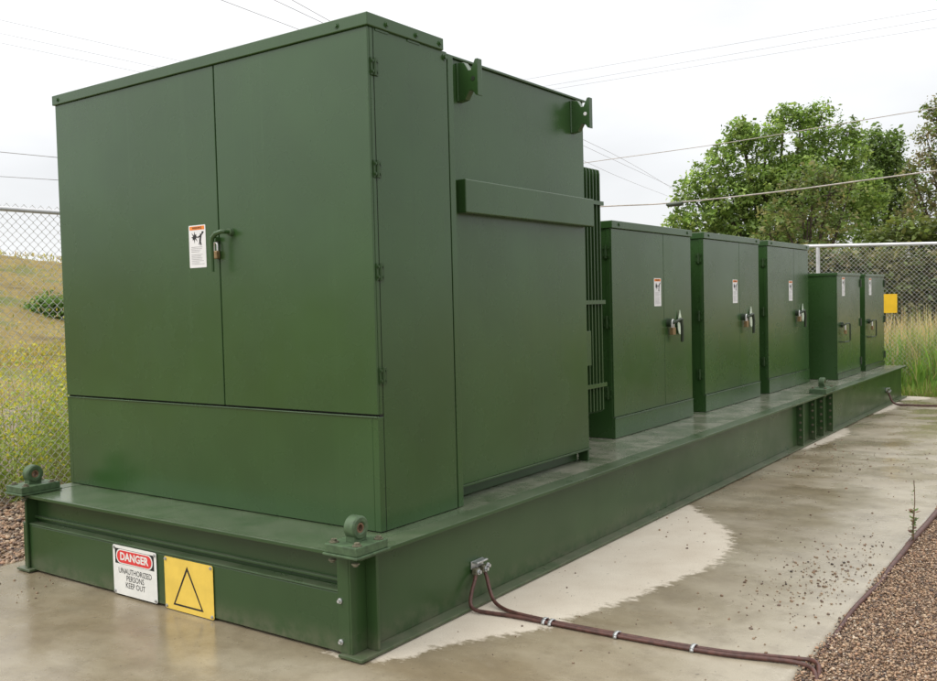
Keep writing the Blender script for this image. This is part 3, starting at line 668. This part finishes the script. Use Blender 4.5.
# ------------------------------------------------------------------ signs on the skid end
def curved_sheet(x0, x1, z0, z1, y, mat, name, parent, bow=.006):
    g = MB(); n_ = 12; vs = []
    for k in range(n_+1):
        x = x0+(x1-x0)*k/n_
        for j in range(5):
            z = z0+(z1-z0)*j/4; yy = y - bow*(.5+.5*math.cos(2*PI*k/n_+.6))*(.35+.65*abs(j/2-1)); vs.append((x, yy, z))
    fs = [(k*5+j, (k+1)*5+j, (k+1)*5+j+1, k*5+j+1) for k in range(n_) for j in range(4)]
    g.add(vs, fs); o = g.build(name, mat, parent, smooth=True); md = o.modifiers.new('sheet', 'SOLIDIFY'); md.thickness = .0012; md.offset = -1 
    return o
YP = .0255
ds = empty('danger_sign', (-1.767, YP, .012), 'white danger sign with red oval, warning unauthorized persons to keep out', 'sign')
MB().prism(rrect(-1.767, .155, .205, .143, .012), 'y', YP-.0025, YP-.0005).build('sign_plate', M['white'], ds)
MB().box(-1.950, -1.584, YP-.0032, YP-.0028, .192, .280).build('header_panel', M['black'], ds)
MB().prism(rrect(-1.767, .236, .172, .042, .0419, 8), 'y', YP-.0040, YP-.0035).build('white_oval', M['white'], ds)
MB().prism(rrect(-1.767, .236, .162, .036, .0359, 8), 'y', YP-.0048, YP-.0043).build('red_oval', M['red'], ds)
text_mb('DANGER', .062, -1.767, .236, YP-.0054, 1.06, .0022).build('sign_lettering', M['white'], ds)
for s_, z in (('UNAUTHORIZED', .152), ('PERSONS', .112), ('KEEP OUT', .072)):
    text_mb(s_, .046, -1.765, z, YP-.0030, .88, .0003).build('sign_lettering', M['black'], ds)
for x in (-1.958, -1.576):
    for z in (.026, .284): MB().bolt((x, YP-.0028, z), '-y', .006, .008).build('screw', M['steel'], ds)
ys = empty('warning_sign', (-1.285, YP, .008), 'yellow warning sign with a thin black empty triangle', 'sign')
MB().prism(rrect(-1.285, .150, .206, .145, .012), 'y', YP-.0025, YP-.0005).build('sign_plate', M['yellow'], ys)
tri = [Vector((-1.293, .262)), Vector((-1.165, .034)), Vector((-1.420, .034))]
cen = (tri[0]+tri[1]+tri[2])/3; g = MB()
inn = [Vector((-1.293, .237)), Vector((-1.181, .0435)), Vector((-1.404, .0435))]
for i in range(3):
    j = (i+1) % 3; g.prism([tuple(tri[i]), tuple(tri[j]), tuple(inn[j]), tuple(inn[i])], 'y', YP-.0034, YP-.0028)
g.build('triangle_outline', M['black'], ys)
for x in (-1.478, -1.094):
    for z in (.020, .282): MB().bolt((x, YP-.0028, z), '-y', .006, .008).build('screw', M['steel'], ys)

# ------------------------------------------------------------------ grounding cables
def smooth_path(P, n=8):
    P = [Vector(p) for p in P]; out_ = []
    for i in range(len(P)-1):
        p0, p1, p2, p3 = P[max(i-1,0)], P[i], P[i+1], P[min(i+2, len(P)-1)]
        for k in range(n):
            t_ = k/n; out_.append(.5*((2*p1)+(p2-p0)*t_+(2*p0-5*p1+4*p2-p3)*t_*t_+(3*p1-p0-3*p2+p3)*t_**3))
    return out_+[P[-1]]
XW = -.0795
CG = 'grounding cables of the near clamp'
c1 = [(-.055,.985,.165),(-.042,.955,.14),(-.03,.905,.085),(-.01,.865,.040),(.03,.85,.018),(.10,.862,.0125),(.25,.885,.0125),(.5,.893,.0125),(.75,.902,.0125),(1.05,.92,.0125),(1.35,.95,.0125),(1.56,1.005,.0125),(1.66,1.02,.014),(1.735,.99,.014),(1.77,.93,-.002),(1.79,.86,-.03)]
c2 = [(-.055,1.065,.170),(-.035,1.06,.13),(-.005,1.04,.075),(.05,1.00,.030),(.13,.962,.0135),(.25,.930,.0125),(.5,.921,.0125),(.75,.930,.0125),(1.05,.948,.0125),(1.35,.985,.0125),(1.56,1.045,.0125),(1.67,1.075,.014),(1.73,1.06,.02),(1.765,1.0,.012),(1.78,.90,-.03)]
for pp, lb in ((c1, 'brown grounding cable with the lower loop, clipped across the pad'), (c2, 'brown grounding cable bending tightly down from the clamp, upper of the pair')):
    o = MB().tube(smooth_path(pp), .0102, 10).build('grounding_cable', M['cable'], smooth=True); tag(o, lb, 'cable', CG)
def clamp(y, z, lb, small=False):
    r_ = empty('cable_clamp', (XW, y, z), lb, 'clamp')
    MB().box(XW+.0005, XW+.010, y-.055, y+.06, z+.01, z+.055).box(XW+.010, XW+.045, y-.05, y+.055, z+.045, z+.055).build('bracket', M['steel'], r_, bevel=.003)
    for k in (-.035, .035): MB().box(XW+.008, XW+.040, y+k-.02, y+k+.02, z-.02, z+.02).build('clamp_body', M['bolt'], r_, bevel=.006)
    for k in (-.035, .035, .055): MB().bolt((XW+.040, y+k, z+(.0 if k < .05 else .015)), 'x', .010, .018).build('bolt', M['steel'], r_)
clamp(1.022, .178, 'grey steel cable clamp bolted to the near part of the skid web')
for x, y, lb in ((.43, .907, 'pale cable clip nearest the skid'), (.47, .9075, 'second pale cable clip just after the first'), (.83, .920, 'pale cable clip midway across the pad'), (1.21, .952, 'pale cable clip closest to the gravel')):
    g = MB(); P = []
    for k in range(9):
        a_ = PI*k/8; P.append((x, y+.031*math.cos(a_), .003+.025*math.sin(a_)**.6))
    for k in range(8):
        (xa,ya,za),(xb,yb,zb) = P[k], P[k+1]; g.add([(xa-.009,ya,za),(xa+.009,ya,za),(xb+.009,yb,zb),(xb-.009,yb,zb)], [(0,1,2,3)])
    o = g.build('cable_clip', M['steel'], smooth=True); md = o.modifiers.new('t', 'SOLIDIFY'); md.thickness = .003
    tag(o, lb, 'cable clip', 'clips over the near grounding cables')
clamp(11.62, .19, 'small grey cable clamp near the far end of the skid')
c3 = [(-.05,11.6,.19),(-.02,11.58,.12),(.02,11.55,.05),(.09,11.53,.018),(.25,11.55,.0125),(.6,11.60,.0125),(1.0,11.66,.0125),(1.4,11.70,.0125),(1.72,11.72,.0125),(1.85,11.70,-.03)]
tag(MB().tube(smooth_path(c3), .014, 8).build('grounding_cable', M['cable'], smooth=True), 'brown grounding cable crossing the far end of the pad', 'cable')
c4 = [(1.700,7.2,.004),(1.712,6.2,.010),(1.706,5.3,.012),(1.700,4.6,.012),(1.702,4.0,.014),(1.698,3.5,.014),(1.704,3.15,.012),(1.702,2.8,.004),(1.706,2.5,-.006),(1.704,2.2,.006),(1.700,1.95,.010),(1.700,1.75,.004),(1.704,1.5,-.010),(1.706,1.2,-.02)]
tag(MB().tube(smooth_path(c4), [.024-.012*min(1, k/80) for k in range(len(smooth_path(c4)))], 10).build('ground_cable', M['cable'], smooth=True), 'brown cable half buried along the gravel edge of the pad', 'cable')

# small weed at the pad edge
r_ = empty('small_weed', (1.715, 3.46, 0), 'thin upright weed with a few leaves at the pad edge', 'weed')
MB().tube(smooth_path([(1.715,3.46,-.02),(1.71,3.47,.12),(1.722,3.46,.28),(1.716,3.47,.42)]), [.005]*13+[.003]*12, 6).build('stem', M['stem'], r_)
VV = []; FF = []; CC = []
for i in range(60):
    z = random.uniform(.02, .22) if i < 46 else random.uniform(.2, .42); a_ = random.uniform(0, 2*PI); ln = random.uniform(.02, .05) if i < 46 else .02; p = np.array((1.715, 3.465, z)); d = np.array((math.cos(a_), math.sin(a_), random.uniform(-.1,.6)))*ln; s_ = np.array((-math.sin(a_), math.cos(a_), 0))*ln*.3
    b0 = len(VV); VV += [p, p+d*.5+s_, p+d, p+d*.5-s_]; FF.append((b0,b0+1,b0+2,b0+3)); CC += [np.array((.16,.24,.07) if i > 16 else (.24,.12,.08))*random.uniform(.7,1.3)]*4
np_mesh('leaves', np.array(VV), np.array(FF), M['leaf'], np.array(CC), r_)

# ------------------------------------------------------------------ chain-link fences
def chain_link(name, p0, p1, z0, z1, mat, parent, pitch=.078, r=.0030):
    """woven fabric: vertical zigzag strands, each interlocking its neighbour"""
    p0 = np.array(p0, float); p1 = np.array(p1, float); Ln = np.linalg.norm(p1-p0); d = (p1-p0)/Ln; nrm = np.array((-d[1], d[0]))
    ns = int(Ln/(pitch/2)); nk = int((z1-z0)/(pitch/2))
    k = np.arange(nk+1); VV = []
    for i in range(ns):
        s_ = i*pitch/2 + np.where((k+i) % 2 == 0, -.003, pitch/2+.003)        # knuckles cross over the neighbour's
        off = np.where((k+i) % 2 == 0, .0022, -.0022)
        x = p0[0]+d[0]*s_+nrm[0]*off; y = p0[1]+d[1]*s_+nrm[1]*off; VV.append(np.stack([x, y, z0+k*pitch/2], -1))
    C_ = np.array(VV)                                                          # (ns, nk+1, 3)
    ring = np.array([(math.cos(2*PI*j/4+.785), math.sin(2*PI*j/4+.785)) for j in range(4)])*r
    R_ = C_[:,:,None,:] + ring[None,None,:,0,None]*np.array((d[0], d[1], 0)) + ring[None,None,:,1,None]*np.array((nrm[0], nrm[1], 0))
    n1_, n2_ = ns, nk+1; ii = np.arange(n1_*n2_*4).reshape(n1_, n2_, 4)
    A_, B_ = ii[:,:-1,:], ii[:,1:,:]; F_ = np.stack([A_, np.roll(A_,-1,2), np.roll(B_,-1,2), B_], -1).reshape(-1,4)
    return np_mesh(name, R_.reshape(-1,3), F_, mat, None, parent, smooth=True)
fl = empty('chain_link_fence', (-5.1, 2, -.05), 'chain link fence along the left side of the gravel with twisted wire tips', 'fence')
chain_link('wire_mesh', (-5.1,-2.5), (-5.1,9), -.03, 2.66, M['link'], fl)
for y in (-2.4, .0, 3.0, 6.0, 8.9): MB().tube([(-5.1+.05,y,-.09),(-5.1+.05,y,2.62)], .030, 12).build('post', M['rail'], fl, smooth=True)
MB().tube([(-5.1+.05,-2.5,2.566),(-5.1+.05,9,2.566)], .022, 12).build('top_rail', M['rail'], fl, smooth=True)
fr = empty('chain_link_fence', (0, 14.2, -.05), 'chain link fence with pale top rail behind the far end of the skid', 'fence')
chain_link('wire_mesh', (-6.5,14.2), (5.5,14.2), -.03, 2.50, M['link'], fr, r=.0030)
for x in (-4.75, -1.74, 1.27, 4.3): MB().tube([(x,14.25,-.09),(x,14.25,2.50-.034*x)], .034, 12).build('post', M['rail'], fr, smooth=True)
MB().tube([(-6.5,14.235,2.69),(5.5,14.235,2.28)], .030, 12).build('top_rail', M['rail'], fr, smooth=True)
o = MB().prism(rrect(-.545, 1.468, .135, .163, .006), 'y', 14.180, 14.186).build('fence_sign', M['amber']); tag(o, 'plain amber yellow square sign hung on the far fence', 'sign')

# ------------------------------------------------------------------ trees and shrubs
def crown(name, blobs, nclump, per, leaf, cols, parent, squash=.85, hollow=.45):
    """leaf clumps through the crown volume; each clump a handful of small folded leaf faces"""
    B_ = np.array(blobs); w_ = B_[:,3]**2.2; pick = RNG.choice(len(B_), nclump, p=w_/w_.sum())
    d = RNG.normal(0, 1, (nclump,3)); d /= np.linalg.norm(d, axis=1)[:,None]; rr = (hollow+(1-hollow)*RNG.random(nclump)**.6)*RNG.uniform(.75,1.22,nclump)
    Cc = B_[pick,:3] + d*rr[:,None]*B_[pick,3:4]*np.array((1,1,squash))
    tone = RNG.uniform(.55,1.45,nclump); ci = RNG.choice(len(cols), nclump)
    n_ = nclump*per; P_ = np.repeat(Cc, per, 0) + RNG.normal(0, 1, (n_,3))*leaf*1.35
    u_ = RNG.normal(0, 1, (n_,3)); u_[:,2] *= .6; u_ /= np.linalg.norm(u_, axis=1)[:,None]; v_ = np.cross(u_, RNG.normal(0,1,(n_,3)) + np.array((0,0,1.2))); v_ /= np.linalg.norm(v_, axis=1)[:,None]+1e-6
    sz = leaf*RNG.lognormal(-.05,.32,n_)[:,None]; V_ = np.stack([P_-u_*sz, P_-v_*sz*.55, P_+u_*sz, P_+v_*sz*.55], 1)
    c_ = np.array(cols)[ci]*tone[:,None]; c_ = np.repeat(c_, per, 0)*RNG.uniform(.85,1.15,(n_,1))
    return np_mesh(name, V_.reshape(-1,3), np.arange(n_*4).reshape(-1,4), M['leaf'], np.repeat(c_, 4, 0), parent)
def tree(name, base, blobs, nclump, per, leaf, cols, label, cat, trunk_r=.2, fork=.35, group=None, hollow=.45):
    r_ = empty(name, base, label, cat, group); B_ = np.array(blobs); ctr = Vector(B_[:,:3].mean(0)); bs = Vector(base)
    fk = bs.lerp(Vector((ctr.x*.6+bs.x*.4, ctr.y*.6+bs.y*.4, ctr.z)), fork)
    g = MB(); g.tube(smooth_path([bs-Vector((0,0,.15)), bs.lerp(fk,.5)+Vector((.05,-.04,0))*trunk_r*4, fk], 5), [trunk_r*(1-.04*k) for k in range(11)], 10)
    for x,y,z,rb in blobs:
        p = Vector((x,y,z)); mid = fk.lerp(p,.5)+Vector((random.uniform(-.2,.2),random.uniform(-.2,.2),random.uniform(.0,.35)))*rb; pts_ = smooth_path([fk, mid, p], 4); g.tube(pts_, [trunk_r*.5*(1-k/len(pts_))+.008 for k in range(len(pts_))], 6)
        for q in range(5):
            d = Vector((random.gauss(0,1),random.gauss(0,1),random.gauss(.2,.8))).normalized()*rb*random.uniform(.6,.95); g.tube([p, p+d*.5+Vector((0,0,.06)), p+d], [.02,.014,.005], 5)
    g.build('trunk', M['bark'], r_, smooth=True); crown('crown', blobs, nclump, per, leaf, cols, r_, hollow=hollow); return r_
maple = [(-13.47,37.09,6.3,.77),(-13.68,36.87,5.09,.81),(-12.84,37.57,6.96,1.0),(-12.22,38.06,7.84,.91),(-11.48,38.62,8.72,.91),(-11.63,38.55,9.41,.54),(-10.64,39.23,8.7,1.18),(-9.94,39.77,9.67,.77),(-9.28,40.25,9.7,.68),(-8.54,40.78,9.81,.72),(-8.8,40.54,8.64,1.09),(-7.58,41.42,8.97,.72),(-7.65,41.32,7.93,1.0),(-13.02,37.35,5.07,1.09),(-11.92,38.19,6.25,1.36),(-10.63,39.14,6.89,1.54),(-9.34,40.07,7.08,1.54),(-8.05,40.96,6.36,1.27),(-11.73,38.24,4.58,1.27),(-10.26,39.31,4.85,1.54),(-8.79,40.36,4.8,1.36),(-7.5,41.27,4.63,1.09)]
maple += [(x+.8,y+1.6,z-.3,r*1.1) for x,y,z,r in maple[13:18]] + [(-12.6,37.6,3.3,1.3),(-10.8,38.9,3.2,1.4),(-9.0,40.2,3.2,1.4),(-7.6,41.1,3.0,1.2)]
tree('maple_tree', (-10.2,39.4,-.09), [(x,y,z,r*.9) for x,y,z,r in maple], 4300, 13, .085, [(.20,.31,.075),(.26,.38,.10),(.14,.22,.055),(.32,.42,.13)], 'large full green tree behind the row of cabinets', 'tree', .32, .3)
tree('leafy_tree', (-7.0,46.8,-.09), [(-7.61,46.33,9.14,.79),(-7.04,46.72,8.72,.79),(-6.76,46.95,9.31,.5),(-7.85,46.11,8.01,.89),(-6.76,46.87,7.63,.79),(-7.28,46.45,6.75,.99),(-8.0,45.9,6.03,.89),(-6.67,46.85,5.99,.79),(-6.15,47.2,5.48,.59),(-7.9,46.0,7.2,1.1),(-7.0,46.8,8.2,.9),(-6.3,47.1,7.0,.8),(-7.6,46.3,5.2,1.0)], 1150, 11, .09, [(.18,.27,.08),(.22,.31,.10),(.13,.20,.06)], 'thinner green tree just right of the big tree with sky showing through', 'tree', .2, .25)
tree('brown_tree', (-6.4,31.0,-.09), [(-6.3,31.1,5.9,.5),(-5.8,31.48,5.7,.5),(-6.73,30.8,5.56,.78),(-5.91,31.36,5.18,.85),(-5.28,31.82,5.34,.5),(-7.3,30.34,4.51,.78),(-6.49,30.9,4.31,.85),(-5.56,31.56,4.21,.71),(-7.59,30.1,3.81,.64),(-5.97,31.24,3.58,.78),(-6.6,30.8,2.7,.9)], 520, 9, .07, [(.21,.24,.09),(.17,.24,.075),(.25,.24,.11),(.14,.21,.06)], 'olive brown leaved tree standing in front of the big green tree', 'tree', .14, .3)
tree('sparse_tree', (-2.6,37.6,-.09), [(-3.32,37.08,8.69,.62),(-3.03,37.25,8.1,.85),(-3.63,36.81,7.73,.54),(-3.5,36.85,6.76,.78),(-3.02,37.15,5.97,1.01),(-4.07,36.43,6.31,.47),(-3.94,36.47,5.42,.62),(-3.34,36.87,4.82,.93),(-4.28,36.19,4.65,.54),(-2.2,37.9,8.4,1.),(-2.0,38.,6.8,1.1),(-1.6,38.2,7.6,1.)], 1150, 8, .065, [(.22,.24,.10),(.17,.24,.075),(.26,.22,.12)], 'sparse pale leaved tree at the right edge with open twigs', 'tree', .16, .3, hollow=.2)
def shrub(base, blobs, n_, leaf, cols, label, group='shrubs behind the far fence'):
    tree('shrub', base, blobs, n_, 7, leaf, cols, label, 'shrub', .045, .3, group, hollow=.3)
shrub((-2.6,26.1,-.09), [(-2.73,26.16,3.24,.64),(-3.2,25.81,3.02,.47),(-2.18,26.55,3.28,.64),(-1.71,26.88,3.15,.7),(-3.55,25.55,2.8,.41),(-2.9,26.0,2.4,.8),(-1.9,26.7,2.3,.9),(-2.4,26.3,1.4,.9)], 1300, .075, [(.15,.20,.055),(.18,.20,.06),(.12,.16,.045)], 'yellowish green shrub rising just above the far fence rail')
DK = [(.14,.19,.075),(.20,.19,.10),(.12,.16,.07),(.24,.21,.12)]
shrub((-2.9,18.6,-.09), [(-2.95,18.58,2.39,.5),(-2.68,18.75,1.97,.59),(-3.08,18.46,1.87,.59),(-3.0,18.5,1.2,.7)], 750, .06, DK, 'dark shrub behind the fence post over the short cabinets')
shrub((-2.2,19.1,-.09), [(-2.31,19.03,2.23,.5),(-2.01,19.22,1.86,.59),(-2.46,18.9,1.74,.54),(-2.2,19.1,1.1,.7)], 750, .06, DK, 'dark shrub behind the fence directly above the last short cabinet')
shrub((-1.5,19.6,-.09), [(-1.57,19.56,2.26,.54),(-1.3,19.73,1.84,.63),(-1.76,19.4,1.68,.59),(-1.5,19.6,1.1,.75)], 750, .06, [(.18,.22,.085),(.22,.21,.10)], 'brownish green shrub behind the fence above the amber sign')
shrub((-.8,20.1,-.09), [(-.84,20.08,2.19,.54),(-.56,20.26,1.8,.63),(-1.06,19.89,1.61,.59),(-.8,20.1,1.05,.75)], 800, .06, DK, 'dark shrub behind the fence right of the amber sign')
shrub((-.1,20.6,-.09), [(-.19,20.54,2.21,.59),(-.01,20.65,1.78,.63),(.5,21,2.1,.7),(.6,21,1.3,.8)], 800, .06, [(.18,.24,.08),(.14,.19,.07)], 'dark green shrub behind the fence at the right edge')
z0_ = hill_z(-35.2,18.9)
tree('shrub', (-35.2,18.9,z0_), [(-35.46,18.7,1.8,.6),(-35.04,19.01,2.0,.7),(-35.9,18.3,1.45,.5),(-34.76,19.19,1.9,.7),(-34.3,19.5,1.9,.7),(-35.1,18.9,1.35,.7),(-34.5,19.3,1.4,.7)], 800, 7, .075, [(.13,.23,.06),(.18,.30,.08)], 'round green shrub on the dry hillside behind the left fence', 'shrub', .05, .3, None, .2)

# ------------------------------------------------------------------ overhead wires
def wire(P, r, label, group, sag=0., name='power_line', mat='wire', ext=(0, 0)):
    P = [Vector(p) for p in P]
    if ext[0]: P.insert(0, P[0]+(P[0]-P[1]).normalized()*ext[0])
    if ext[1]: P.append(P[-1]+(P[-1]-P[-2]).normalized()*ext[1])
    return tag(MB().tube(smooth_path(P, 6), r, 5).build(name, M[mat], smooth=True), label, 'power line', group)
GA, GB_, GC = 'lines passing over the transformer to the far trees', 'upper left lines', 'upper right lines'
wire([(-13.56,10.77,8.5),(-13.68,27.73,7.6),(-19.77,50.89,8.2)], .0065, 'overhead line entering at the top left of the transformer roof, leftmost of three', GA, ext=(12,20))
wire([(-12.67,11.51,8.5),(-14.32,28.91,7.6),(-19.06,48.18,8.2)], .0065, 'overhead line over the transformer roof, middle of three', GA, ext=(12,20))
wire([(-12.37,11.77,8.5),(-16.17,32.33,7.6),(-21.69,55.11,8.2)], .0065, 'overhead line over the transformer roof, rightmost and lowest of three', GA, ext=(12,20))
for (p, q), lb in zip((((-20.11,9.29,9),(-19.98,14.69,9)), ((-21.2,9.87,9),(-21.08,14.69,9)), ((-22.04,10.3,9),(-21.96,14.66,9))), ('highest of the three faint lines at the upper left', 'middle of the three faint lines at the upper left', 'lowest of the three faint lines at the upper left')):
    wire([p, q], .0045, lb, GB_, ext=(25, 12))
for (p, q), lb in zip((((-12.92,23.37,9),(-1.27,24.03,9)), ((-12.07,24.66,9),(-1.42,24.99,9)), ((-12.39,25.26,9),(-1.56,25.88,9))), ('highest of the three faint lines at the upper right', 'middle of the three faint lines at the upper right', 'lowest of the three faint lines at the upper right')):
    wire([p, q], .0042, lb, GC, ext=(8, 25))
for (p, q), lb in zip((((-27.39,13.03,7),(-27.14,14.87,7)), ((-32.73,15.84,7),(-32.19,17.86,7))), ('upper of two lines left of the transformer above the fence', 'lower of two lines left of the transformer above the fence')):
    wire([p, q], .011, lb, 'left lines above the fence', ext=(25, 6))
wire([(-12.30,26,4.904),(-9.56,26,4.806),(-5.8,26,4.87),(-2.16,26,5.031)], .022, 'thick bundled cable sagging in front of the big tree', None, mat='pale', ext=(10, 22))
wire([(-12.5,26,6.474),(-7.47,26,6.561),(-2.05,26,6.79)], .012, 'thin single line crossing the upper crown of the big tree', None, mat='pale', ext=(10, 22))
g = MB().tube([(-9.72,26,4.77),(-9.66,26,4.745),(-9.2,26,4.755),(-9.12,26,4.79)], [.03,.07,.07,.03], 10)
tag(g.build('cable_splice', M['darkmetal'], smooth=True), 'dark sleeve fixed on the thick bundled cable', 'cable splice')
